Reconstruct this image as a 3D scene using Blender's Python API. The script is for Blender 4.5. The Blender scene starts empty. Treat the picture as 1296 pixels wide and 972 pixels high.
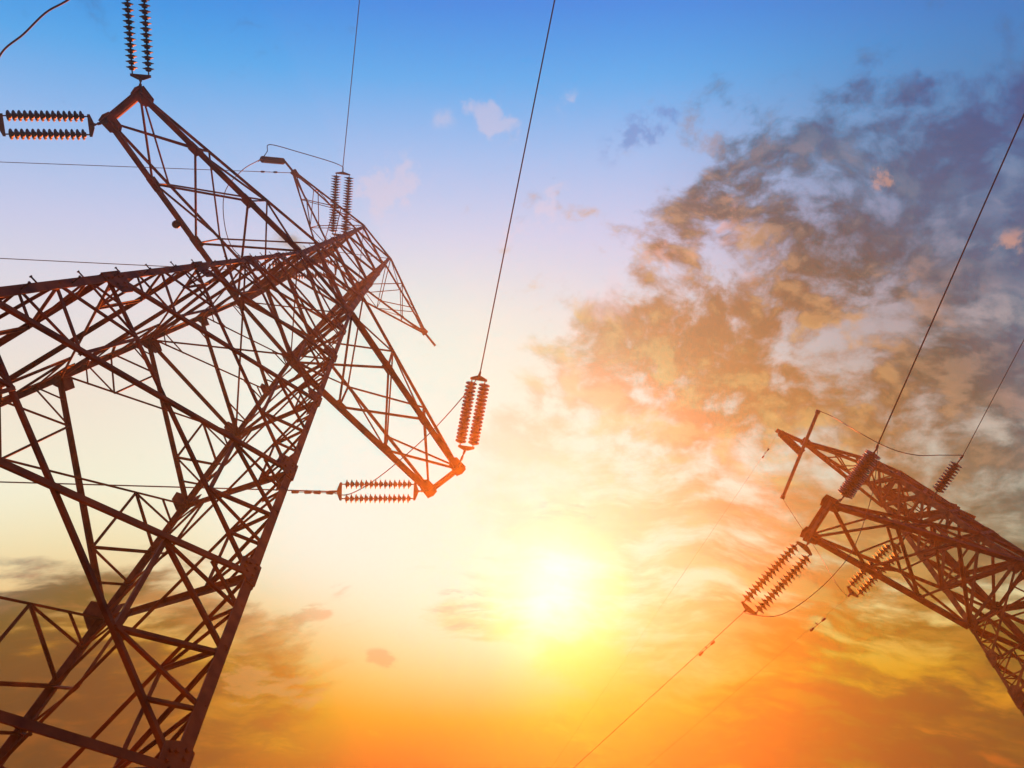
import bpy, bmesh, math, random
from mathutils import Vector, Matrix
random.seed(7)
scene = bpy.context.scene
COL = scene.collection

# ---------------------------------------------------------------- camera
RIGHT = Vector((0.995375, 0.0, -0.096066))       # camera axes in world space (solved from the towers' perspective)
DOWN = Vector((-0.022127, 0.973113, -0.229265))
FWD = Vector((0.093483, 0.230330, 0.968612))
F = 997.791                                      # focal length in pixels of a 1296 px wide picture
EYE = Vector((0, 0, 1.6))
cam = bpy.data.cameras.new("camera"); camo = bpy.data.objects.new("camera", cam); COL.objects.link(camo)
cam.sensor_width = 36; cam.lens = F / 1296 * 36
cam.clip_start = 0.05; cam.clip_end = 6000
m = Matrix((RIGHT, -DOWN, -FWD)).transposed().to_4x4(); m.translation = EYE
camo.matrix_world = m
scene.camera = camo

def ray(px, py):
    return (RIGHT * ((px - 648) / F) + DOWN * ((py - 486) / F) + FWD).normalized()
def at(px, py, z):
    """point at height z seen in the direction of a photograph pixel"""
    r = ray(px, py); return EYE + r * ((z - EYE.z) / r.z)

# ---------------------------------------------------------------- exposure
scene.view_settings.view_transform = 'Standard'; scene.view_settings.look = 'None'
EXPOSURE = 1.3                                   # exposed for the shaded side of the steel
scene.view_settings.exposure = EXPOSURE; scene.view_settings.gamma = 1
scene.cycles.use_denoising = True
scene.cycles.volume_bounces = 0
scene.cycles.max_bounces = 5
scene.cycles.sample_clamp_indirect = 4

# ---------------------------------------------------------------- sun
SUN_DIR = ray(702, 742)
sl = bpy.data.lights.new("sun", 'SUN'); sl.energy = 4.6; sl.angle = math.radians(0.5); sl.color = (1.0, 0.165, 0.012)
so = bpy.data.objects.new("sun", sl); COL.objects.link(so)
so.rotation_euler = SUN_DIR.to_track_quat('Z', 'Y').to_euler()
HAZE_DENSITY = 0.0024
HAZE_G = 0.86
HAZE_TOP = 46.0

# ---------------------------------------------------------------- sky
def s2l(c):
    return tuple((x / 255 / 12.92) if x / 255 <= .04045 else ((x / 255 + .055) / 1.055) ** 2.4 for x in c)
world = bpy.data.worlds.new("World"); scene.world = world; world.use_nodes = True
wt = world.node_tree; wt.nodes.clear(); NL = wt.links
def nd(t, **k):
    n = wt.nodes.new(t)
    for a, b in k.items(): setattr(n, a, b)
    return n
def put(sock, v):
    if isinstance(v, bpy.types.NodeSocket): NL.new(v, sock)
    else: sock.default_value = v
def M(op, a, b=None, c=None, clamp=False):
    n = nd('ShaderNodeMath', operation=op, use_clamp=clamp); put(n.inputs[0], a)
    if b is not None: put(n.inputs[1], b)
    if c is not None: put(n.inputs[2], c)
    return n.outputs[0]
def VM(op, a, b=None):
    n = nd('ShaderNodeVectorMath', operation=op); put(n.inputs[0], a)
    if b is not None: put(n.inputs[1], b)
    return n.outputs['Value'] if op in ('DOT_PRODUCT', 'LENGTH') else n.outputs[0]
def SS(x, a, b):
    n = nd('ShaderNodeMapRange', interpolation_type='SMOOTHSTEP'); put(n.inputs[0], x)
    n.inputs[1].default_value = a; n.inputs[2].default_value = b; return n.outputs[0]
def RAMP(x, stops, lo, hi, interp='EASE'):
    n = nd('ShaderNodeValToRGB'); r = n.color_ramp; r.interpolation = interp
    put(n.inputs[0], M('DIVIDE', M('SUBTRACT', x, lo), hi - lo, clamp=True))
    while len(r.elements) > 1: r.elements.remove(r.elements[-1])
    for i, (p, c) in enumerate(stops):
        e = r.elements[0] if i == 0 else r.elements.new((p - lo) / (hi - lo))
        e.position = (p - lo) / (hi - lo); e.color = (*s2l(c), 1)
    return n.outputs[0]
def MIX(f, a, b, mode='MIX'):
    n = nd('ShaderNodeMix', data_type='RGBA', blend_type=mode); put(n.inputs[0], f); put(n.inputs[6], a); put(n.inputs[7], b)
    return n.outputs[2]
def NOISE(vec, scale, detail=6, rough=.55, dist=0.0, lac=2.0):
    n = nd('ShaderNodeTexNoise'); put(n.inputs['Vector'], vec); n.inputs['Scale'].default_value = scale
    n.inputs['Detail'].default_value = detail; n.inputs['Roughness'].default_value = rough
    n.inputs['Distortion'].default_value = dist; n.inputs['Lacunarity'].default_value = lac
    return n.outputs['Fac']
tc = nd('ShaderNodeTexCoord')
D = VM('NORMALIZE', tc.outputs['Generated'])
lat = VM('DOT_PRODUCT', D, tuple(DOWN))          # towards the sunset side
az = VM('DOT_PRODUCT', D, tuple(RIGHT))
up = VM('DOT_PRODUCT', D, tuple(FWD))
sdot = VM('DOT_PRODUCT', D, tuple(SUN_DIR))
def blob(px, py, rpx):
    """soft round patch of sky about one direction"""
    d = VM('DOT_PRODUCT', D, tuple(ray(px, py)))
    return M('POWER', M('MAXIMUM', d, 0.0), 2.0 / (rpx / F) ** 2 / 2)
def SUMB(items):
    acc = None
    for px, py, r, a in items:
        t = M('MULTIPLY', blob(px, py, r), a)
        acc = t if acc is None else M('ADD', acc, t)
    return acc
base = RAMP(lat, [(-.9, (30, 85, 165)), (-.52, (48, 122, 210)), (-.438, (64, 148, 238)), (-.361, (118, 180, 248)), (-.276, (180, 200, 249)),
                  (-.183, (222, 214, 246)), (-.086, (243, 229, 236)), (.014, (252, 236, 224)), (.113, (255, 248, 226)),
                  (.21, (255, 241, 192)), (.26, (255, 228, 142)), (.30, (253, 210, 98)), (.345, (250, 196, 74)), (.39, (240, 168, 48)), (.438, (212, 126, 28)), (.55, (140, 66, 18)), (.9, (50, 26, 12))], -1, 1, 'LINEAR')
# darker away from the glow, right and left
rgt = SS(az, .12, .62); lft = SS(az, -.12, -.60); low = SS(lat, .12, .42); high = SS(lat, .05, -.40)
base = MIX(M('MULTIPLY', rgt, high), base, (.30, .52, .64, 1), 'MULTIPLY')
base = MIX(M('MULTIPLY', SS(az, .18, .56), SS(lat, .20, .42)), base, (.66, .34, .16, 1), 'MULTIPLY')
base = MIX(M('MULTIPLY', lft, SS(lat, .10, .28)), base, (.94, .68, .54, 1), 'MULTIPLY')
llow = SS(lat, .22, .39)
base = MIX(M('MULTIPLY', M('MULTIPLY', SS(az, .14, .50), SS(lat, .34, -.05)), SS(lat, -.40, -.14)), base, (.60, .52, .54, 1), 'MULTIPLY')
base = MIX(M('MULTIPLY', lft, M('MULTIPLY', llow, .86)), base, (*s2l((122, 56, 26)), 1))
base = MIX(M('MULTIPLY', lft, high), base, (.80, .93, .97, 1), 'MULTIPLY')
def glow(px, py, rpx, col):
    n = nd('ShaderNodeVectorMath', operation='SCALE'); n.inputs[0].default_value = col; put(n.inputs['Scale'], blob(px, py, rpx)); return n.outputs[0]
gfade = SS(lat, .45, .19)
GLOWS = [(M('MULTIPLY', blob(gx, gy, gr), gfade), ga, (*s2l(gc), 1)) for gx, gy, gr, ga, gc in
         ((625, 640, 140, .84, (255, 252, 234)), (540, 590, 115, .80, (255, 253, 240)), (430, 560, 105, .90, (255, 254, 246)), (692, 730, 125, .84, (255, 253, 230)))]
def bright_air(c, k):
    for b_, ga, gc in GLOWS: c = MIX(M('MULTIPLY', b_, ga * k), c, gc)
    return c
base = bright_air(base, 1.0)
# ---- clouds
cb = nd('ShaderNodeCombineXYZ'); put(cb.inputs[0], az); put(cb.inputs[1], lat); put(cb.inputs[2], up)
Q = cb.outputs[0]
warp = nd('ShaderNodeTexNoise'); put(warp.inputs['Vector'], Q); warp.inputs['Scale'].default_value = 4.0; warp.inputs['Detail'].default_value = 4
wv = VM('SCALE', VM('SUBTRACT', warp.outputs['Color'], (.5, .5, .5)))
wv.node.inputs['Scale'].default_value = .10
QW = VM('ADD', Q, wv)
mp = nd('ShaderNodeMapping'); put(mp.inputs[0], QW); mp.inputs['Rotation'].default_value = (0, 0, math.radians(-14)); mp.inputs['Scale'].default_value = (1.0, 1.3, 1.0)
mp2 = nd('ShaderNodeMapping'); put(mp2.inputs[0], QW); mp2.inputs['Rotation'].default_value = (0, 0, math.radians(-6)); mp2.inputs['Scale'].default_value = (1.0, 3.6, 1.0)
def density(offset):
    a = VM('ADD', mp.outputs[0], offset) if offset else mp.outputs[0]
    b = VM('ADD', mp2.outputs[0], offset) if offset else mp2.outputs[0]
    n1 = NOISE(a, 6.2, 10, .58); n2 = M('ADD', M('MULTIPLY', NOISE(b, 5.4, 10, .58), .70), M('MULTIPLY', NOISE(b, 17.0, 7, .58), .30)); n3 = NOISE(a, 24.0, 7, .6)
    k = SS(lat, .02, .26)
    mx = nd('ShaderNodeMix', data_type='FLOAT'); put(mx.inputs[0], k); put(mx.inputs[2], M('ADD', M('MULTIPLY', n1, .60), M('MULTIPLY', n3, .40))); put(mx.inputs[3], n2)
    return mx.outputs[0]
cover = SUMB([(1010, 290, 70, .24), (930, 330, 60, .22), (1130, 215, 62, .26), (1265, 190, 62, .26), (1200, 270, 60, .2), (1250, 360, 150, .34), (1090, 390, 130, .34), (960, 430, 100, .30),
              (1240, 520, 180, .36), (1060, 560, 160, .32), (900, 560, 120, .24), (850, 470, 120, .15), (760, 560, 80, .16), (800, 600, 70, .24), (770, 690, 60, .18), (890, 640, 120, .30), (860, 720, 120, .26), (960, 870, 150, .26), (1130, 700, 130, .26), (1000, 760, 170, .30), (1220, 800, 220, .30),
              (640, 565, 46, .26), (575, 770, 26, .34), (620, 776, 28, .34), (700, 660, 42, .24), 
              (120, 850, 75, .30), (40, 930, 95, .50), (250, 866, 55, .28), (330, 870, 40, .22), (200, 965, 120, .32)])
cover = M('MINIMUM', cover, .42)
d0 = density(None)
d1 = density((-.022, .040, 0))                   # sampled a little nearer the sun: which side of a billow is lit
dens = M('ADD', M('MULTIPLY', M('SUBTRACT', d0, .5), 3.7), M('SUBTRACT', M('MULTIPLY', cover, 1.7), .38))
alpha = SS(dens, -.08, .44)
thick = SS(dens, .10, .70)
litn = M('MULTIPLY', SS(M('SUBTRACT', d0, d1), -.01, .11), M('SUBTRACT', 1.0, M('MULTIPLY', thick, .45)))
sang = M('ARCCOSINE', M('MINIMUM', sdot, .99999))
ccol = RAMP(sang, [(0, (255, 220, 130)), (.14, (252, 208, 118)), (.24, (232, 156, 74)), (.34, (216, 138, 74)), (.44, (178, 116, 80)), (.53, (120, 92, 92)),
                   (.62, (78, 108, 146)), (.74, (64, 96, 154)), (1.0, (44, 76, 140)), (1.6, (40, 60, 110))], 0, 1.6, 'LINEAR')
lcl = M('MULTIPLY', SS(az, -.20, -.46), SS(lat, .10, .30))
ccol = MIX(M('MULTIPLY', lcl, .92), ccol, (*s2l((134, 72, 40)), 1))
lcol_r = (.62, .58, .36, 1)
ccol = MIX(M('MULTIPLY', rgt, low), ccol, (.62, .60, .40, 1), 'MULTIPLY')
ccol = MIX(low, ccol, (.94, 1.0, .42, 1), 'MULTIPLY')
lcol = RAMP(sang, [(0, (255, 240, 180)), (.2, (255, 222, 140)), (.34, (255, 206, 128)), (.46, (248, 184, 124)), (.56, (208, 160, 148)), (.66, (128, 138, 178)), (1.0, (84, 118, 184)), (1.6, (80, 110, 160))], 0, 1.6, 'LINEAR')
lcol = MIX(low, lcol, (.95, .82, .36, 1), 'MULTIPLY')
lcol = MIX(M('MULTIPLY', rgt, low), lcol, lcol_r, 'MULTIPLY')
lcol = MIX(M('MULTIPLY', lcl, .85), lcol, (*s2l((210, 130, 74)), 1))
ccol = MIX(M('MULTIPLY', thick, .42), ccol, (.68, .60, .60, 1), 'MULTIPLY')
ccol = MIX(M('MULTIPLY', litn, .75), ccol, lcol)
sky = MIX(M('MULTIPLY', alpha, .88), base, ccol)
# small pale pink puffs high up
pn = NOISE(QW, 30, 7, .62)
pn = M('MULTIPLY', M('SUBTRACT', pn, .5), 4.6)
puff = SUMB([(594, 131, 9, .50), (604, 139, 10, .62), (617, 150, 11, .66), (632, 158, 13, .62), (646, 163, 9, .55), (560, 150, 12, .3), (515, 216, 22, .46), (494, 232, 16, .50), (472, 242, 13, .46), (480, 264, 22, .40), (700, 255, 30, .30), (640, 315, 40, .30), (722, 128, 16, .30), (770, 380, 26, .40)])
pa = M('MULTIPLY', M('MULTIPLY', SS(M('ADD', pn, puff), .20, 1.0), SS(puff, .06, .34)), .36)
sky = MIX(pa, sky, (*s2l((250, 216, 224)), 1))
puff2 = SUMB([(796, 175, 11, .42), (812, 164, 13, .55), (830, 157, 13, .60), (850, 153, 10, .55), (775, 190, 16, .26)])
sky = MIX(M('MULTIPLY', M('MULTIPLY', SS(M('ADD', pn, puff2), .15, .9), SS(puff2, .06, .34)), .46), sky, (*s2l((118, 128, 196)), 1))
sn = M('MULTIPLY', M('SUBTRACT', NOISE(mp2.outputs[0], 26, 7, .6), .5), 4.2)
strk = SUMB([(470, 830, 7, .45), (484, 833, 7, .56), (498, 836, 7, .56), (512, 839, 7, .5), (525, 841, 6, .4), (376, 779, 7, .5), (388, 780, 8, .6), (400, 780, 8, .6), (411, 779, 7, .45),
             (300, 850, 14, .6), (322, 858, 14, .66), (346, 868, 14, .62), (372, 876, 14, .56), (400, 882, 12, .46), (305, 880, 14, .5), (570, 769, 18, .5), (610, 772, 22, .5), (655, 780, 16, .4), (430, 742, 14, .34), (700, 662, 24, .5), (735, 655, 16, .4)])
sky = MIX(M('MULTIPLY', M('MULTIPLY', SS(M('ADD', sn, strk), .25, 1.0), SS(strk, .10, .40)), .72), sky, (*s2l((228, 168, 104)), 1))
spark = SUMB([(1118, 224, 11, .55), (955, 330, 22, .30), (905, 268, 26, .32), (880, 340, 26, .32), (1285, 318, 18, .45), (830, 322, 26, .32)])
sky = MIX(M('MULTIPLY', M('MULTIPLY', SS(M('ADD', pn, spark), .25, .95), SS(spark, .08, .34)), .55), sky, (*s2l((250, 176, 150)), 1))
# glow of the sun and the bright air round it
sky = bright_air(sky, .60)
# redder towards the low corners
sky = MIX(M('MULTIPLY', SS(az, -.14, -.48), SS(lat, .16, .34)), sky, (.90, .72, .90, 1), 'MULTIPLY')
sky = MIX(M('MULTIPLY', SS(az, .22, .52), SS(lat, .16, .36)), sky, (.98, .80, .90, 1), 'MULTIPLY')
sky = MIX(1.0, sky, glow(702, 742, 36, (.2, .3, .4)), 'ADD')
# the added veil in front of the sky already adds the sun's forward-scattered light: the sky itself gives off only the rest
path = M('DIVIDE', HAZE_TOP - EYE.z, M('MAXIMUM', VM('DOT_PRODUCT', D, (0, 0, 1)), .2))
tau = M('MULTIPLY', path, HAZE_DENSITY)
trans = M('POWER', 2.71828, M('MULTIPLY', tau, -1.0))
phase = M('DIVIDE', (1 - HAZE_G ** 2) / (4 * math.pi), M('POWER', M('SUBTRACT', 1 + HAZE_G ** 2, M('MULTIPLY', sdot, 2 * HAZE_G)), 1.5))
scat = M('MULTIPLY', M('MULTIPLY', phase, M('SUBTRACT', 1.0, trans)), sl.energy * .85 * 2 ** EXPOSURE)
sc_n = nd('ShaderNodeVectorMath', operation='SCALE'); sc_n.inputs[0].default_value = tuple(sl.color); put(sc_n.inputs['Scale'], scat)
sp = nd('ShaderNodeSeparateXYZ'); put(sp.inputs[0], VM('SUBTRACT', VM('SUBTRACT', sky, sc_n.outputs[0]), (.05, .03, .065)))
rc = nd('ShaderNodeCombineXYZ')
for k_, (fl, sm) in enumerate(((.004, .14), (.004, .20), (.003, .02))): put(rc.inputs[k_], M('SMOOTH_MAX', sp.outputs[k_], fl, sm))
rest = rc.outputs[0]
inv = nd('ShaderNodeVectorMath', operation='SCALE'); put(inv.inputs[0], rest); inv.inputs['Scale'].default_value = 2 ** -EXPOSURE
sky = inv.outputs[0]
bg = nd('ShaderNodeBackground'); put(bg.inputs[0], sky); bg.inputs[1].default_value = 1.0
ns = nd('ShaderNodeTexSky', sky_type='NISHITA'); ns.sun_disc = False
ns.sun_elevation = math.asin(SUN_DIR.z); ns.sun_rotation = math.atan2(SUN_DIR.x, SUN_DIR.y)
bg2 = nd('ShaderNodeBackground'); put(bg2.inputs[0], ns.outputs[0]); bg2.inputs[1].default_value = 0.0006
ad = nd('ShaderNodeAddShader'); NL.new(bg.outputs[0], ad.inputs[0]); NL.new(bg2.outputs[0], ad.inputs[1])
wo = nd('ShaderNodeOutputWorld'); NL.new(ad.outputs[0], wo.inputs[0])
world.cycles.sampling_method = 'MANUAL'; world.cycles.sample_map_resolution = 512

# ---------------------------------------------------------------- materials
def mat(name, c1, c2, scale, rough, metal=0.0, bump=0.0, spec=.5):
    m_ = bpy.data.materials.new(name); m_.use_nodes = True; nt = m_.node_tree; b = nt.nodes['Principled BSDF']
    t = nt.nodes.new('ShaderNodeTexCoord'); n = nt.nodes.new('ShaderNodeTexNoise'); n.inputs['Scale'].default_value = scale; n.inputs['Detail'].default_value = 6
    nt.links.new(t.outputs['Object'], n.inputs['Vector'])
    r = nt.nodes.new('ShaderNodeValToRGB'); r.color_ramp.elements[0].position = .36; r.color_ramp.elements[1].position = .66
    r.color_ramp.elements[0].color = (*c1, 1); r.color_ramp.elements[1].color = (*c2, 1)
    nt.links.new(n.outputs['Fac'], r.inputs[0]); nt.links.new(r.outputs[0], b.inputs['Base Color'])
    b.inputs['Roughness'].default_value = rough; b.inputs['Metallic'].default_value = metal; b.inputs['Specular IOR Level'].default_value = spec
    if bump:
        bu = nt.nodes.new('ShaderNodeBump'); bu.inputs['Strength'].default_value = bump
        nt.links.new(n.outputs['Fac'], bu.inputs['Height']); nt.links.new(bu.outputs[0], b.inputs['Normal'])
    return m_
STEEL = mat('rust_brown_steel', (.075, .025, .007), (.300, .105, .022), 3.0, .75, 0.0, .15, .12)
PORC = mat('brown_porcelain', (.018, .009, .006), (.034, .014, .009), 5, .5, 0, 0, .3)
FIT = mat('dark_fitting_steel', (.030, .022, .018), (.060, .042, .032), 8, .55)
WIRE = mat('weathered_aluminium_wire', (.030, .026, .026), (.055, .048, .046), 10, .6)
CONC = mat('concrete', (.24, .23, .21), (.34, .32, .29), 4, .9, 0, .3)
SOIL = mat('dry_grass_soil', (.050, .045, .018), (.110, .080, .038), .35, .95, 0, .4)

# ---------------------------------------------------------------- mesh helpers
def obj(name, bm, material, parent=None, smooth=False):
    me = bpy.data.meshes.new(name)
    bmesh.ops.recalc_face_normals(bm, faces=bm.faces)
    bm.to_mesh(me); bm.free()
    if smooth:
        for p in me.polygons: p.use_smooth = True
    me.materials.append(material)
    o = bpy.data.objects.new(name, me); COL.objects.link(o)
    if parent is not None:
        o.parent = parent                        # vertices are in world coordinates
        if parent.type == 'EMPTY': o.matrix_parent_inverse = Matrix.Translation(-parent.location)
    return o
def thing(name, label, cat, loc, group=None):
    o = bpy.data.objects.new(name, None); COL.objects.link(o); o.location = loc; o.empty_display_size = .3
    tag(o, label, cat, group); return o
def tag(o, label, cat, group=None):
    o['label'] = label; o['category'] = cat
    if group: o['group'] = group
def prism(bm, ring0, ring1):
    a = [bm.verts.new(p) for p in ring0]; b = [bm.verts.new(p) for p in ring1]; n = len(a)
    for i in range(n): bm.faces.new((a[i], a[(i + 1) % n], b[(i + 1) % n], b[i]))
    bm.faces.new(a[::-1]); bm.faces.new(b)
def angle_bar(bm, p0, p1, nrm, b, t=None, centred=True, e1=None, e2=None):
    """rolled L section from p0 to p1: one flange in the face with normal nrm, the other turned inwards"""
    t = t or max(.008, b * .10)
    d = (p1 - p0).normalized()
    if e1 is None:
        e1 = d.cross(nrm)
        e1 = e1.normalized() if e1.length > 1e-6 else d.orthogonal().normalized()
        e2 = e1.cross(d).normalized()
        if e2.dot(nrm) > 0: e2 = -e2
    else:
        e1 = (e1 - d * e1.dot(d)).normalized(); e2 = (e2 - d * e2.dot(d)); e2 = (e2 - e1 * e2.dot(e1)).normalized()
    o = e1 * (-b / 2) if centred else Vector((0, 0, 0))
    pr = [(0, 0), (b, 0), (b, t), (t, t), (t, b), (0, b)]
    prism(bm, [p0 + o + e1 * x + e2 * y for x, y in pr], [p1 + o + e1 * x + e2 * y for x, y in pr])
def tube(bm, pts, r, n=8):
    pts = [Vector(p) for p in pts]; rings = []; ref = None
    for i, p in enumerate(pts):
        d = (pts[min(i + 1, len(pts) - 1)] - pts[max(i - 1, 0)]).normalized()
        if ref is None: ref = d.orthogonal().normalized()
        ref = (ref - d * ref.dot(d)).normalized(); s = d.cross(ref)
        rr = r[i] if isinstance(r, (list, tuple)) else r
        rings.append([bm.verts.new(p + (ref * math.cos(2 * math.pi * k / n) + s * math.sin(2 * math.pi * k / n)) * rr) for k in range(n)])
    for a, b in zip(rings, rings[1:]):
        for k in range(n): bm.faces.new((a[k], a[(k + 1) % n], b[(k + 1) % n], b[k]))
    bm.faces.new(rings[0][::-1]); bm.faces.new(rings[-1])
def plate(bm, c, e1, e2, outline, nrm, t):
    prism(bm, [c + e1 * x + e2 * y - nrm * t / 2 for x, y in outline], [c + e1 * x + e2 * y + nrm * t / 2 for x, y in outline])
def bolt(bm, p, nrm, r=.014, h=.016):
    e = nrm.orthogonal().normalized(); f = nrm.cross(e)
    ring = [e * math.cos(k * math.pi / 3) * r + f * math.sin(k * math.pi / 3) * r for k in range(6)]
    prism(bm, [p + q for q in ring], [p + q + nrm * h for q in ring])
def smooth_path(pts, n=10):
    """Catmull-Rom through the points"""
    P = [Vector(p) for p in pts]; P = [P[0] * 2 - P[1]] + P + [P[-1] * 2 - P[-2]]; out = []
    for i in range(1, len(P) - 2):
        for k in range(n):
            t = k / n; a, b, c, d = P[i - 1:i + 3]
            out.append(.5 * ((2 * b) + (c - a) * t + (2 * a - 5 * b + 4 * c - d) * t * t + (3 * b - a - 3 * c + d) * t ** 3))
    out.append(P[-2]); return out

# ---------------------------------------------------------------- ground
bm = bmesh.new()
bmesh.ops.create_grid(bm, x_segments=60, y_segments=60, size=1500)
ground = obj('ground', bm, SOIL); ground['kind'] = 'structure'

# ---------------------------------------------------------------- lattice towers
class Frame:
    def __init__(s, c1, th, lean, w_profile):
        z = Vector((lean[0], lean[1], 1)).normalized()
        u = Vector((math.cos(th), math.sin(th), 0)); u = (u - z * u.dot(z)).normalized()
        s.u, s.z = u, z; s.v = -z.cross(u); s.c = Vector(c1); s.w = w_profile
    def corner(s, a, b, l, grow=0.0):
        w = s.w(l) + grow
        return s.c + s.z * l + (s.u * a + s.v * b) * w
FACES = [((-1, 1), (1, 1), 'v', 1), ((1, 1), (1, -1), 'u', 1), ((1, -1), (-1, -1), 'v', -1), ((-1, -1), (-1, 1), 'u', -1)]

def lattice_tower(fr, label, loc, levels, cage, base_l, legb, diagb, lacing, fine, arm, top, leg_step=True):
    T = thing('transmission_tower', label, 'tower', loc)
    all_l = [base_l] + levels + cage
    def normal(fc): return (fr.u if fc[2] == 'u' else fr.v) * fc[3]
    # legs
    legs = {}
    for a in (-1, 1):
        for b in (-1, 1):
            bm = bmesh.new()
            knots = [base_l, 0.0, cage[-1] + .05]
            for l0, l1 in zip(knots, knots[1:]):
                bb = legb if l0 < 0 else legb * 1.85
                angle_bar(bm, fr.corner(a, b, l0), fr.corner(a, b, l1), None, bb, .016, False, -fr.u * a, -fr.v * b)
            legs[(a, b)] = obj('leg', bm, STEEL, T)
            if leg_step and (a, b) == (-1, 1):
                l = base_l + 2.6; k = 0          # climbing bolts up one leg
                while l < cage[-1]:
                    p = fr.corner(a, b, l)
                    q, o_ = (fr.u * a, -fr.v * b * .05) if k % 2 else (fr.v * b, -fr.u * a * .05)
                    bm = bmesh.new(); tube(bm, [p + o_ - q * .005, p + o_ + q * .085, p + o_ + q * .086, p + o_ + q * .097], [.0075, .0075, .013, .013], 6)
                    obj('climbing_bolt', bm, FIT, legs[(a, b)])
                    l += .45; k += 1
            # footing
            bm = bmesh.new(); p = fr.corner(a, b, base_l)
            r0 = [p + Vector((x * .42, y * .42, -.35)) for x, y in ((-1, -1), (1, -1), (1, 1), (-1, 1))]
            r1 = [p + Vector((x * .34, y * .34, .18)) for x, y in ((-1, -1), (1, -1), (1, 1), (-1, 1))]
            prism(bm, r0, r1); obj('footing', bm, CONC, T)
    # bracing
    lv = [base_l] + levels; FL = bmesh.new()
    for fi, fc in enumerate(FACES):
        A, B = fc[0], fc[1]; n = normal(fc)
        for (l0, l1) in list(zip(lv, lv[1:])) + list(zip(cage, cage[1:])):
            incage = l0 >= cage[0] - 1e-6
            b1_, b2_ = (diagb * 1.7, diagb * 1.7) if incage else (diagb * 1.15, diagb * .62)
            g = .010
            pA0, pA1, pB0, pB1 = (fr.corner(*A, l0) , fr.corner(*A, l1), fr.corner(*B, l0), fr.corner(*B, l1))
            inset = lambda p, q: p + (q - p).normalized() * .05
            bm = bmesh.new(); angle_bar(bm, inset(pA0, pB1) + n * .012, inset(pB1, pA0) + n * .012, n, b1_); obj('diagonal_brace', bm, STEEL, T)
            bm = bmesh.new(); angle_bar(bm, inset(pB0, pA1) - n * .034, inset(pA1, pB0) - n * .034, n, b2_); obj('diagonal_brace', bm, STEEL, T)
            if (l0, l1) in lacing:
                lm_ = (l0 + l1) / 2; lm_ = l0 + (l1 - l0) * .52
                for (S, s0, s1, o0, o1) in ((A, pA0, pA1, pB0, pB1), (B, pB0, pB1, pA0, pA1)):
                    mid = fr.corner(*S, lm_)
                    q0 = s0.lerp(o1, .25); q1 = s1.lerp(o0, .25)
                    for x, y in ((mid, q0), (mid, q1), (q0, q1)):
                        bm = bmesh.new(); angle_bar(bm, x - n * .02, y - n * .02, n, diagb * .62); obj('lacing_bar', bm, STEEL, T)
            if (l0, l1) in fine:
                for (S_, s0, s1, o0, o1) in ((A, pA0, pA1, pB0, pB1), (B, pB0, pB1, pA0, pA1)):
                    for x, y in ((fr.corner(*S_, l0 + (l1 - l0) * .25), s0.lerp(o1, .125)), (fr.corner(*S_, l0 + (l1 - l0) * .25), s0.lerp(o1, .25)),
                                 (fr.corner(*S_, l0 + (l1 - l0) * .77), s1.lerp(o0, .125)), (fr.corner(*S_, l0 + (l1 - l0) * .77), s1.lerp(o0, .25))):
                        angle_bar(FL, x - n * .02, y - n * .02, n, diagb * .46)
    obj('fine_lacing', FL, STEEL, T)['kind'] = 'stuff'
    # struts
    for l in [levels[-3]] + cage:
        bb = diagb * (1.7 if l in (cage[0], cage[-1]) else 1.1)
        for fc in FACES:
            n = normal(fc)
            bm = bmesh.new(); angle_bar(bm, fr.corner(*fc[0], l) + n * .03, fr.corner(*fc[1], l) + n * .03, n, bb); obj('strut', bm, STEEL, T)
    # plan bracing inside the body
    for l in (cage[0], cage[-1], levels[-3]):
        bm = bmesh.new(); angle_bar(bm, fr.corner(-1, -1, l - .07), fr.corner(1, 1, l - .07), fr.z, diagb * .55); obj('plan_brace', bm, STEEL, T)
        bm = bmesh.new(); angle_bar(bm, fr.corner(-1, 1, l - .14), fr.corner(1, -1, l - .14), fr.z, diagb * .55); obj('plan_brace', bm, STEEL, T)
    # gusset plates at the joints (sub-parts of the legs)
    for fc in FACES:
        n = normal(fc)
        for S, O in ((fc[0], fc[1]), (fc[1], fc[0])):
            for l in levels + cage[1:]:
                p = fr.corner(*S, l); inw = (fr.corner(*O, l) - p).normalized(); d = (fr.corner(*S, l + .5) - p).normalized()
                k = .66 if l < -12.5 else .92
                if l in (levels[-1], levels[-3]): k = 1.15
                ol = [(-.02, -.24), (.10, -.27), (.26, -.13), (.27, .12), (.11, .27), (-.02, .24)]
                bm = bmesh.new(); c = p + n * .0065
                plate(bm, c, inw * k, d * k, ol, n, .010)
                for x, y in ((.06, -.19), (.06, -.09), (.06, .09), (.06, .19), (.15, -.10), (.20, -.05), (.15, .10), (.20, .06)):
                    bolt(bm, c + inw * x * k + d * y * k + n * .005, n)
                obj('gusset_plate', bm, STEEL, legs[S])
    # crossarms carrying the conductors
    for sgn in (-1, 1):
        arm_build(fr, T, 'crossarm', sgn, 0.0, arm['rise'], arm['L'], arm['t'], arm['bays'], arm['lo'], arm['hi'], arm['web'], True)
    for sgn in (-1, 1):
        arm_build(fr, T, 'ground_wire_arm', sgn, top['l'], top['drop'], top['L'], .05, top['bays'], top['b'], top['b'] * .85, top['web'], False, top.get('ext', {}).get(sgn))
    return T

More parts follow.
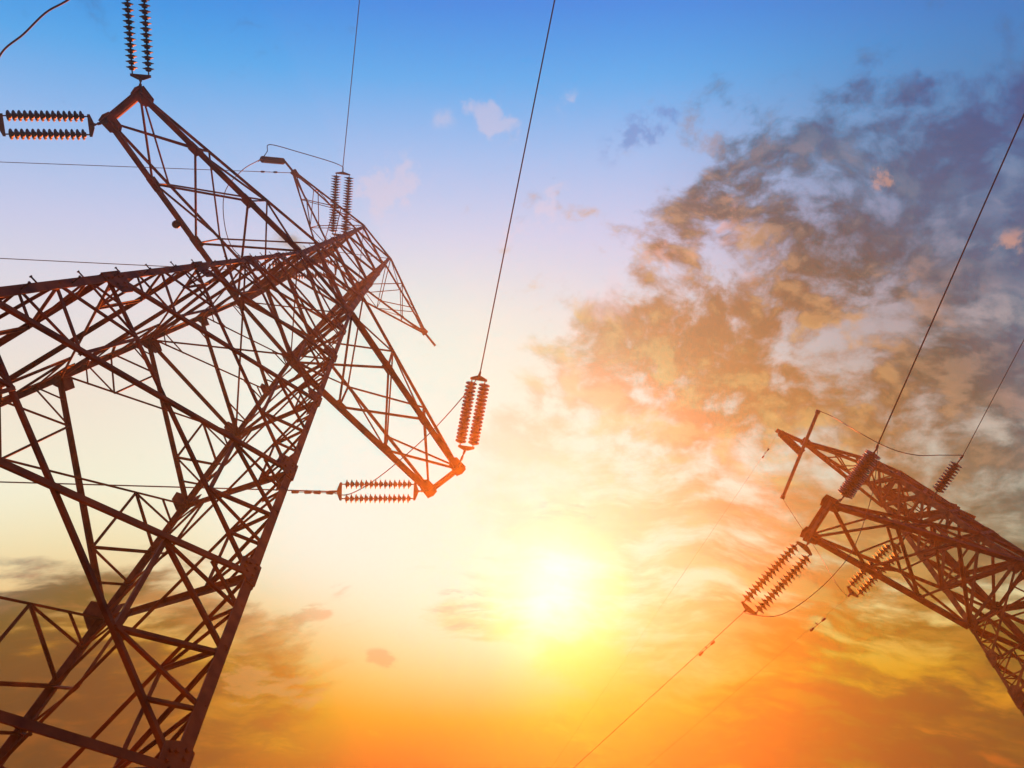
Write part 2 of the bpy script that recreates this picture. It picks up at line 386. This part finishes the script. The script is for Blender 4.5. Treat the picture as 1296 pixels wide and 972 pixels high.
def arm_build(fr, T, name, sgn, l0, rise, L, t, bays, blo, bhi, web, box, ext=None):
    c = fr.c + fr.z * l0; u = fr.u * sgn
    tip = [c + u * L + fr.v * t, c + u * L - fr.v * t]
    if box: tz = [p + fr.z * .10 for p in tip]
    else: tz = [p + fr.z * (.10 if rise > 0 else -.10) for p in tip]
    r0 = [fr.corner(sgn, 1, l0), fr.corner(sgn, -1, l0)]; r1 = [fr.corner(sgn, 1, l0 + rise), fr.corner(sgn, -1, l0 + rise)]
    # tip beam: the part that the other members hang on
    bm = bmesh.new()
    ex = .10
    d = (tip[0] - tip[1]).normalized()
    e1 = (fr.v).copy()
    angle_bar(bm, tip[0] + d * ex + u * .05, tip[1] - d * ex + u * .05, fr.z, blo * .85)
    angle_bar(bm, tip[0] + d * ex + u * .05 + fr.z * .16, tip[1] - d * ex + u * .05 + fr.z * .16, -fr.z, blo * .7)
    for p in tip:
        ol = [(-.20, -.14), (.16, -.16), (.20, 0), (.16, .16), (-.20, .14), (-.30, 0)] if box else [(-.14, -.08), (.10, -.09), (.12, 0), (.10, .09), (-.14, .08), (-.20, 0)]
        plate(bm, p - fr.z * .012, u, fr.v, ol, fr.z, .014)
        plate(bm, p + fr.z * .17, u, fr.v, ol, fr.z, .014)
        for x, y in ((-.1, -.08), (-.1, .08), (.05, -.09), (.05, .09), (-.02, 0)):
            bolt(bm, p - fr.z * .019 + u * x + fr.v * y * (1 if box else .5), -fr.z)
    if ext:
        q = c + u * (L + ext)
        angle_bar(bm, c + u * (L - .3), q, fr.z, blo * 1.2); angle_bar(bm, c + u * (L - .3) - fr.z * .1, q - fr.z * .02, -fr.z, blo * .9)
    P = obj(name, bm, STEEL, T)
    def sub(nm, x, y, n, b):
        bm = bmesh.new(); angle_bar(bm, x, y, n, b); obj(nm, bm, STEEL, P)
    for i in (0, 1):
        sub('chord', r0[i], tip[i], fr.z, blo); sub('chord', r1[i], tz[i], -fr.z, bhi)
    st = [k / bays for k in range(bays + 1)]
    lo = [[r0[i].lerp(tip[i], s) for s in st] for i in (0, 1)]; hi = [[r1[i].lerp(tz[i], s) for s in st] for i in (0, 1)]
    for k in range(bays):
        sub('lacing_bar', lo[0][k], lo[1][k + 1], fr.z, web); sub('lacing_bar', lo[1][k] - fr.z * .04, lo[0][k + 1] - fr.z * .04, fr.z, web)
        sub('lacing_bar', hi[0][k] + fr.z * .02, hi[1][k + 1] + fr.z * .02, fr.z, web * .8); sub('lacing_bar', hi[1][k], hi[0][k + 1], fr.z, web * .8)
        for i in (0, 1):
            n = fr.v * (1 if i == 0 else -1)
            if k: sub('lacing_bar', lo[i][k], hi[i][k], n, web * .8)
            if k < bays - 1: sub('lacing_bar', hi[i][k] if k % 2 else lo[i][k], lo[i][k + 1] if k % 2 else hi[i][k + 1], n, web * .8)
    # node plates on the lower chords
    for i in (0, 1):
        for k in range(1, bays):
            bm = bmesh.new(); e1 = (tip[i] - r0[i]).normalized(); e2 = fr.z.cross(e1)
            s = .8 if box else .4
            plate(bm, lo[i][k] - fr.z * .012, e1 * s, e2 * s, [(-.22, -.10), (.22, -.10), (.16, .16), (-.16, .16)] if (e2.dot(fr.v) > 0) == (i == 1) else [(-.22, .10), (.22, .10), (.16, -.16), (-.16, -.16)], fr.z, .010)
            obj('gusset_plate', bm, STEEL, P)

S = 20.0
# near tower
C1 = Vector((-0.17484 * S, 0.13301 * S, S + 1.6)); TH1 = 0.91624
W1, SL1, L1, T1, H2, L2 = .04931 * S, .03262, .29407 * S, .02457 * S, 1.92106, .23788 * S
fr1 = Frame(C1, TH1, (0, 0), lambda l: W1 - SL1 * l if l < 0 else W1)
lev1 = [(h - 1) * S for h in (.03, .10, .185, .295, .415, .565, .72, .86, 1.0)]
cage1 = [(h - 1) * S for h in (1.0, 1.16, 1.33, 1.52, 1.72, H2)]
lace1 = set(zip(lev1[2:6], lev1[3:7]))
fine1 = set(zip(lev1[2:8], lev1[3:9]))
tower_a = lattice_tower(fr1, 'large near lattice pylon at left, its legs filling the left edge', (C1.x, C1.y, 0), lev1, cage1, -S - 1.55,
                        .084, .049, lace1, fine1, dict(rise=.16 * S, L=L1, t=T1, bays=3, lo=.14, hi=.075, web=.055),
                        dict(l=cage1[-1], drop=-.20 * S, L=L2, bays=3, b=.085, web=.04, ext={-1: .62, 1: .85}))
# far tower
C2 = Vector((0.74602 * S, 0.51383 * S, 0.8506 * S + 1.6)); TH2 = 0.42171
DH2, W2, WT2, SL2, L1B, T1B, L2B = .39706 * S, .0532 * S, .02139 * S, .11907, .31002 * S, .02391 * S, .21112 * S
fr2 = Frame(C2, TH2, (.07468, -.08714), lambda l: W2 - SL2 * l if l < 0 else W2 + (WT2 - W2) * l / DH2)
BASE2 = -(C2.z - .05) / fr2.z.z
lev2 = [x * S for x in (-.70, -.48, -.31, -.20, -.126, -.063, 0)]
cage2 = [x * S for x in (0, .085, .165, .24, .32, .39706)]
tower_b = lattice_tower(fr2, 'smaller far lattice pylon cut off by the right edge', (C2.x, C2.y, 0), lev2, cage2, BASE2,
                        .085, .062, set(zip(lev2[3:6], lev2[4:7])), set(zip(lev2[3:6], lev2[4:7])), dict(rise=.085 * S, L=L1B, t=T1B, bays=3, lo=.17, hi=.10, web=.075),
                        dict(l=cage2[-1], drop=-.085 * S, L=L2B * .74, bays=3, b=.12, web=.05, ext={-1: L2B * .29, 1: L2B * .20}), False)

# ---------------------------------------------------------------- insulators
def disc_string(bm, p, q, n, r=.127):
    """n cap-and-pin discs from p to q"""
    d = (q - p); step = d.length / n; d.normalize()
    e = d.orthogonal().normalized(); f = d.cross(e); seg = 14
    prof = [(0, .16), (.10, .46), (.34, .50), (.40, .74), (.50, .96), (.56, 1.0), (.64, .95), (.62, .74), (.70, .70), (.68, .52), (.78, .50), (.84, .16), (1.0, .16)]
    rings = []
    for k in range(n):
        for (s, x) in prof:
            if k and s == 0: continue
            c = p + d * (step * (k + s))
            rings.append([bm.verts.new(c + (e * math.cos(2 * math.pi * j / seg) + f * math.sin(2 * math.pi * j / seg)) * (x * r)) for j in range(seg)])
    for a, b in zip(rings, rings[1:]):
        for j in range(seg): bm.faces.new((a[j], a[(j + 1) % seg], b[(j + 1) % seg], b[j]))
    bm.faces.new(rings[0][::-1]); bm.faces.new(rings[-1])

INS = 'twin disc insulator strings on the two pylons'
def insulator(label, tip, y0, y1, end, side, gap, r=.127, nfac=.135):
    """twin tension string: link from the arm tip to yoke y0, two disc strings, yoke y1, clamp at the conductor's end"""
    T = thing('insulator_string', label, 'insulator', tip, INS)
    d = (y1 - y0).normalized(); side = (side - d * side.dot(d)).normalized(); nrm = d.cross(side)
    n = max(6, round((y1 - y0).length / nfac))
    for s in (-1, 1):
        o = side * (gap / 2 * s)
        bm = bmesh.new(); disc_string(bm, y0 + o + d * .10, y1 + o - d * .10, n, r); obj('disc_stack', bm, PORC, T, True)
        bm = bmesh.new(); tube(bm, [y0 + o - d * .02, y0 + o + d * .12], .016); tube(bm, [y1 + o - d * .12, y1 + o + d * .02], .016); obj('ball_link', bm, FIT, T)
    g = gap / 2 + .05
    for c, k in ((y0, -1), (y1, 1)):
        bm = bmesh.new()
        plate(bm, c, side, d * k, [(-g, -.035), (g, -.035), (g, .02), (.06, .09), (-.06, .09), (-g, .02)], nrm, .022)
        obj('yoke_plate', bm, FIT, T)
    bm = bmesh.new(); tube(bm, [tip, tip.lerp(y0, .5), y0], .020)
    for k in range(3): tube(bm, [tip.lerp(y0, .1 + k * .3), tip.lerp(y0, .28 + k * .3)], .034)
    obj('tower_link', bm, FIT, T)
    bm = bmesh.new(); tube(bm, [y1, y1.lerp(end, .25), y1.lerp(end, .3), end], [.018, .018, .032, .026]); obj('strain_clamp', bm, FIT, T)
    return T

zA = C1.z - .05
def at_plan_side(p, px, py): return (at(px, py, p.z) - p)
tipA1 = C1 - fr1.u * L1 + fr1.v * T1; tipA2 = C1 - fr1.u * L1 - fr1.v * T1
tipA3 = C1 + fr1.u * L1 + fr1.v * T1; tipA4 = C1 + fr1.u * L1 - fr1.v * T1
def lift(p, dz=-.04): return p + Vector((0, 0, dz))
def side_of(y0, y1): return (y1 - y0).cross(Vector((0, 0, 1))).normalized()
# near tower, upper left arm tip, string running up out of the picture
def hang(label, tip, pix, z1, gap, rpx=.127, side=None, nfac=.135):
    t = lift(tip); (a, b, c) = pix
    y0 = at(*a, t.z - .03); y1 = at(*b, z1); e = at(*c, z1 - .02)
    insulator(label, t, y0, y1, e, side if side is not None else side_of(y0, y1), gap, rpx, nfac); return e
eA1 = hang('black twin insulator rising past the top edge from the pylon arm', tipA1, ((178, 96), (169, -42), (168, -60)), zA - .25, .36)
eA2 = hang('black horizontal twin insulator reaching the left edge', tipA2, ((114, 159), (3, 158), (-12, 158)), zA - .2, .40)
eA3 = hang('upright orange-lit twin insulator beside the bare sky right of the near pylon', tipA3, ((590, 566), (606, 480), (608, 470)), zA - .2, .34, .15, None, .115)
eA4 = hang('horizontal twin insulator below the right arm, in front of the white glow', tipA4, ((525, 622), (431, 622), (416, 622)), zA - .2, .40)
# middle phase of the near tower, on the top of the body
ZT = C1.z + cage1[-1]
pB = fr1.corner(-1, -1, cage1[-1]).lerp(fr1.corner(-1, 1, cage1[-1]), .22); pB = pB - fr1.u * .02
eA5 = hang('upright twin insulator standing on top of the near pylon', pB + Vector((0, 0, .04)), ((429, 297), (434, 220), (434, 211)), ZT - .25, .58, .23, None, .125)
pC = fr1.corner(-1, -1, cage1[-1]).lerp(fr1.corner(1, -1, cage1[-1]), .45)
eA6 = hang('twin insulator half hidden behind the lattice at the near pylon top', pC, ((424, 339), (342, 343), (330, 343)), ZT - .25, .60, .17)
# far tower
tipB1 = C2 - fr2.u * L1B + fr2.v * T1B; tipB2 = C2 - fr2.u * L1B - fr2.v * T1B
zB = tipB1.z
VZ = ray(1090, 600) + Vector((.03, 0, 0))
eB1 = hang('thick slanting insulator rising from the far pylon arm, seen edge on', tipB1, ((1066, 631), (1109, 569), (1111, 563)), zB - .2, .36, .20, VZ, .12)
eB2 = hang('open twin insulator slanting down left from the far pylon into the glow', tipB2, ((1018, 694), (948, 770), (941, 775)), tipB2.z - .2, .46, .15, None, .125)
ZB2 = C2.z + cage2[-1] * fr2.z.z
pB3 = fr2.corner(1, 1, cage2[1]).lerp(fr2.corner(-1, 1, cage2[1]), .7)
pB3 = at(1180, 632, C2.z + 3.4)
eB3 = hang('short dark insulator leaning right above the far pylon body', pB3, ((1184, 625), (1214, 583), (1219, 576)), pB3.z - .15, .36, .17, ray(1200, 600) + Vector((.02, 0, 0)), .12)
pB4 = at(1150, 672, C2.z + 3.0)
eB4 = hang('short twin insulator crossing below the far pylon arm', pB4, ((1134, 693), (1079, 749), (1073, 755)), pB4.z - .2, .40, .14, None, .125)

# jumper insulators, single strings hanging from the ends of the top arms
def single_insulator(label, top, bottom, n, r):
    T = thing('jumper_insulator', label, 'insulator', top, 'jumper insulators at the pylon tops')
    d = (bottom - top).normalized()
    bm = bmesh.new(); disc_string(bm, top + d * .12, bottom - d * .1, n, r); obj('disc_stack', bm, PORC, T, True)
    bm = bmesh.new(); tube(bm, [top - d * .02, top + d * .14], .03); tube(bm, [top + d * .03, top + d * .09], .055); obj('tower_link', bm, FIT, T)
    bm = bmesh.new(); tube(bm, [bottom - d * .12, bottom + d * .04], .03); tube(bm, [bottom - fr1.v * .15, bottom + fr1.v * .15], .028); obj('wire_clamp', bm, FIT, T)
endA = C1 + fr1.z * cage1[-1] - fr1.u * (L2 + .62)
jA = at(330, 201.5, ZT - 1.9)
single_insulator('short stubby insulator hanging off the top left arm end of the near pylon', endA - Vector((0, 0, .03)), jA, 13, .15)
endB = C2 + fr2.z * cage2[-1] - fr2.u * (L2B * 1.01)
jB = at(1014, 573, endB.z - 1.5)
single_insulator('stubby insulator holding a thin tube at the far pylon top', endB - Vector((0, 0, .03)), jB, 11, .13)

# ---------------------------------------------------------------- conductors and jumpers
GW = 'wires strung on the pylons'
def wire(label, pts, r=.016, n=6, name='power_line', cat='wire'):
    bm = bmesh.new(); tube(bm, pts, r, n); o = obj(name, bm, WIRE, None, True); tag(o, label, cat, GW); return o
def span(start, px, py, z, far=190.0, sag=6.0):
    """straight through the pixel's point, then on towards a support outside the picture"""
    e = at(px, py, z); d = e - start; L_ = d.length; d.normalize(); pts = [start]
    for k in range(1, 41):
        s = far * k / 40; t = max(0, (s - L_)) / far
        pts.append(start + d * s + Vector((0, 0, sag * 1.6 * t * t)))
    return pts
wire('tall thin wire rising to the top edge right of centre', span(eA3, 702, 0, eA3.z - .55), .016)
wire('thin wire rising to the top edge from the insulator on the near pylon top', span(eA5, 455, 0, eA5.z - .4), .019)
wire('wire from the topmost black insulator, above the top edge', span(eA1, 160, -240, eA1.z - .2), .02)
wire('wire from the black horizontal insulator, beyond the left edge', span(eA2, -200, 155, eA2.z - .2), .02)
wire('lowest thin level wire, passing behind the near pylon legs', span(eA4, 0, 610, eA4.z - .5), .017)
wire('thin level wire meeting the left edge just above the near pylon leg', span(eA6, 0, 327, eA6.z - .7), .019)
gwS = C1 + fr1.z * cage1[-1] - fr1.u * (L2 - .02)
wire('thin level wire from the near pylon top arm to the left edge', span(gwS, 0, 205, ZT - .6), .015)
wire('long thin wire slanting up to the right edge from the far pylon', span(eB1, 1296, 145, eB1.z - .5), .017)
wire('faint thin wire to the right edge from the far pylon body', span(eB3, 1296, 430, eB3.z - .3), .011)
wire('thin wire running down left from the open twin insulator of the far pylon', span(eB2, 750, 950, eB2.z - .8), .007)
wire('faintest wire running down left from below the far pylon arm', span(eB4, 890, 910, eB4.z - .8), .003)
tipB0 = C2 + fr2.z * cage2[-1] - fr2.u * (L2B * 1.0)
wire('hair thin wire running down left from the far pylon top arm', span(tipB0, 950, 600, tipB0.z - .3), .003)

def jumper(label, pts, r=.018): return wire(label, smooth_path(pts, 8), r, 6, 'jumper_cable', 'cable')
jumper('drooping black cable crossing the top left corner', [eA2, at(-14, 120, zA - .9), at(0, 70, zA - 1.5), at(30, 43, zA - 1.7), at(58, 16, zA - 1.7), at(86, 0, zA - 1.6), at(130, -30, zA - .9), eA1], .022)
jumper('thin slack cable hanging under the right arm of the near pylon', [eA3, at(596, 490, zA - .5), at(555, 537, zA - 1.4), at(517, 573, zA - 1.7), at(475, 607, zA - 1.4), at(440, 626, zA - .6), eA4], .013)
jA2 = jA + Vector((0, 0, -.05))
jumper('slack cable over the near pylon from its top insulator to the stubby one', [eA5, at(420, 205, ZT - .8), at(380, 193, ZT - 1.2), at(342, 183, ZT - 1.5), at(338, 192, ZT - 1.8), jA2, at(305, 217, ZT - 2.2), at(283, 250, ZT - 2.3), at(292, 310, ZT - 1.6), eA6], .018)
jumper('slack thin cable between the two upper insulators of the far pylon', [eB3, at(1190, 576, eB3.z - .1), at(1160, 576, eB3.z - .3), at(1128, 568, eB3.z - .2), at(1090, 549, eB3.z), at(1055, 528, jB.z + .1), at(1037, 520, jB.z)], .012)
jumper('slack thin cable hanging from the thin tube below the far pylon tip', [at(990, 630, jB.z), at(1006, 655, jB.z - .6), at(1036, 700, jB.z - .8), at(1058, 738, eB4.z - .3), eB4], .008)
jumper('loose curved cable under the open twin insulator of the far pylon', [eB2, at(958, 779, zB - 1.0), at(985, 779, zB - 1.5), at(1015, 763, zB - 1.7), at(1052, 731, zB - 1.7), at(1082, 690, zB - 1.5), at(1105, 620, zB - .9), eB1], .009)
# rigid jumper tube at the far tower's top
bm = bmesh.new(); a = at(1036, 519, jB.z); b = at(990, 631, jB.z); tube(bm, [a, b], .055, 10)
for p, q in ((a, b), (b, a)): tube(bm, [p, p + (q - p).normalized() * .12], .075, 10)
tag(obj('jumper_tube', bm, FIT, None, False), 'thin straight tube held across the far pylon tip', 'tube')

# small ball on the left crossarm's lower chord
bm = bmesh.new(); p = at(223, 284, C1.z - .03); bmesh.ops.create_uvsphere(bm, u_segments=16, v_segments=10, radius=.10, matrix=Matrix.Translation(p))
tube(bm, [p, p + Vector((0, 0, .09))], .03)
tag(obj('marker_ball', bm, FIT, None, True), 'little dark ball fixed under the upper left arm of the near pylon', 'ball')

# vibration dampers
def damper(label, p, d, k=1.0):
    T = thing('vibration_damper', label, 'damper', p, 'vibration dampers on the wires')
    d = d.normalized(); dn = Vector((0, 0, -1)); dn = (dn - d * dn.dot(d)).normalized(); c = p + dn * .10 * k
    bm = bmesh.new(); tube(bm, [p - dn * .02, c], .022 * k); obj('clamp', bm, FIT, T)
    bm = bmesh.new(); tube(bm, [c - d * .28 * k, c + d * .28 * k], .010 * k); obj('messenger_cable', bm, FIT, T)
    for s in (-1, 1):
        bm = bmesh.new(); q = c + d * s * .28 * k
        tube(bm, [q - d * s * .10 * k, q - d * s * .07 * k, q + d * s * .06 * k, q + d * s * .09 * k], [.020 * k, .040 * k, .046 * k, .030 * k], 10); obj('weight', bm, FIT, T, True)
def on(start, px, py, z, at_px):
    """the point of the straight wire start->(px,py,z) seen nearest to pixel column at_px"""
    e = at(px, py, z); best = None
    for k in range(2001):
        q = start.lerp(e, k / 2000); r = q - EYE; x = 648 + F * r.dot(RIGHT) / r.dot(FWD)
        if best is None or abs(x - at_px) < best[0]: best = (abs(x - at_px), q)
    return best[1], e - start
for lab, args, k in (('small damper on the lowest level wire beside the near pylon leg', (eA4, 0, 610, eA4.z - .5, 404), 1.0),
                     ('second small damper on the lowest level wire, nearest the near pylon leg', (eA4, 0, 610, eA4.z - .5, 388), 1.0),
                     ('small damper on the level wire left of the near pylon top arm', (gwS, 0, 205, ZT - .6, 341), 1.0),
                     ('small damper on the thin wire running down left from the far pylon', (eB2, 750, 950, eB2.z - .8, 893), .7),
                     ('dark damper hanging on the faintest wire below the far pylon', (eB4, 890, 910, eB4.z - .8, 1033), .8),
                     ('tiny damper on the hair thin wire beside the far pylon top tip', (tipB0, 950, 600, tipB0.z - .3, 968), .55)):
    p, d = on(*args); damper(lab, p, d, k)

# ---------------------------------------------------------------- haze
hm = bpy.data.materials.new('glare_haze_air'); hm.use_nodes = True; nt = hm.node_tree; nt.nodes.clear()
pv = nt.nodes.new('ShaderNodeVolumePrincipled'); pv.inputs['Color'].default_value = (.98, .91, .68, 1)
pv.inputs['Density'].default_value = HAZE_DENSITY; pv.inputs['Anisotropy'].default_value = HAZE_G
out = nt.nodes.new('ShaderNodeOutputMaterial'); nt.links.new(pv.outputs[0], out.inputs['Volume'])
bm = bmesh.new(); bmesh.ops.create_cube(bm, size=1)
for v in bm.verts: v.co = Vector((v.co.x * 3040, v.co.y * 3040, -1.2 if v.co.z < 0 else HAZE_TOP))
hz = obj('glare_haze', bm, hm); hz['kind'] = 'stuff'  # volume added to veil steel and sky in orange, imitating lens glare
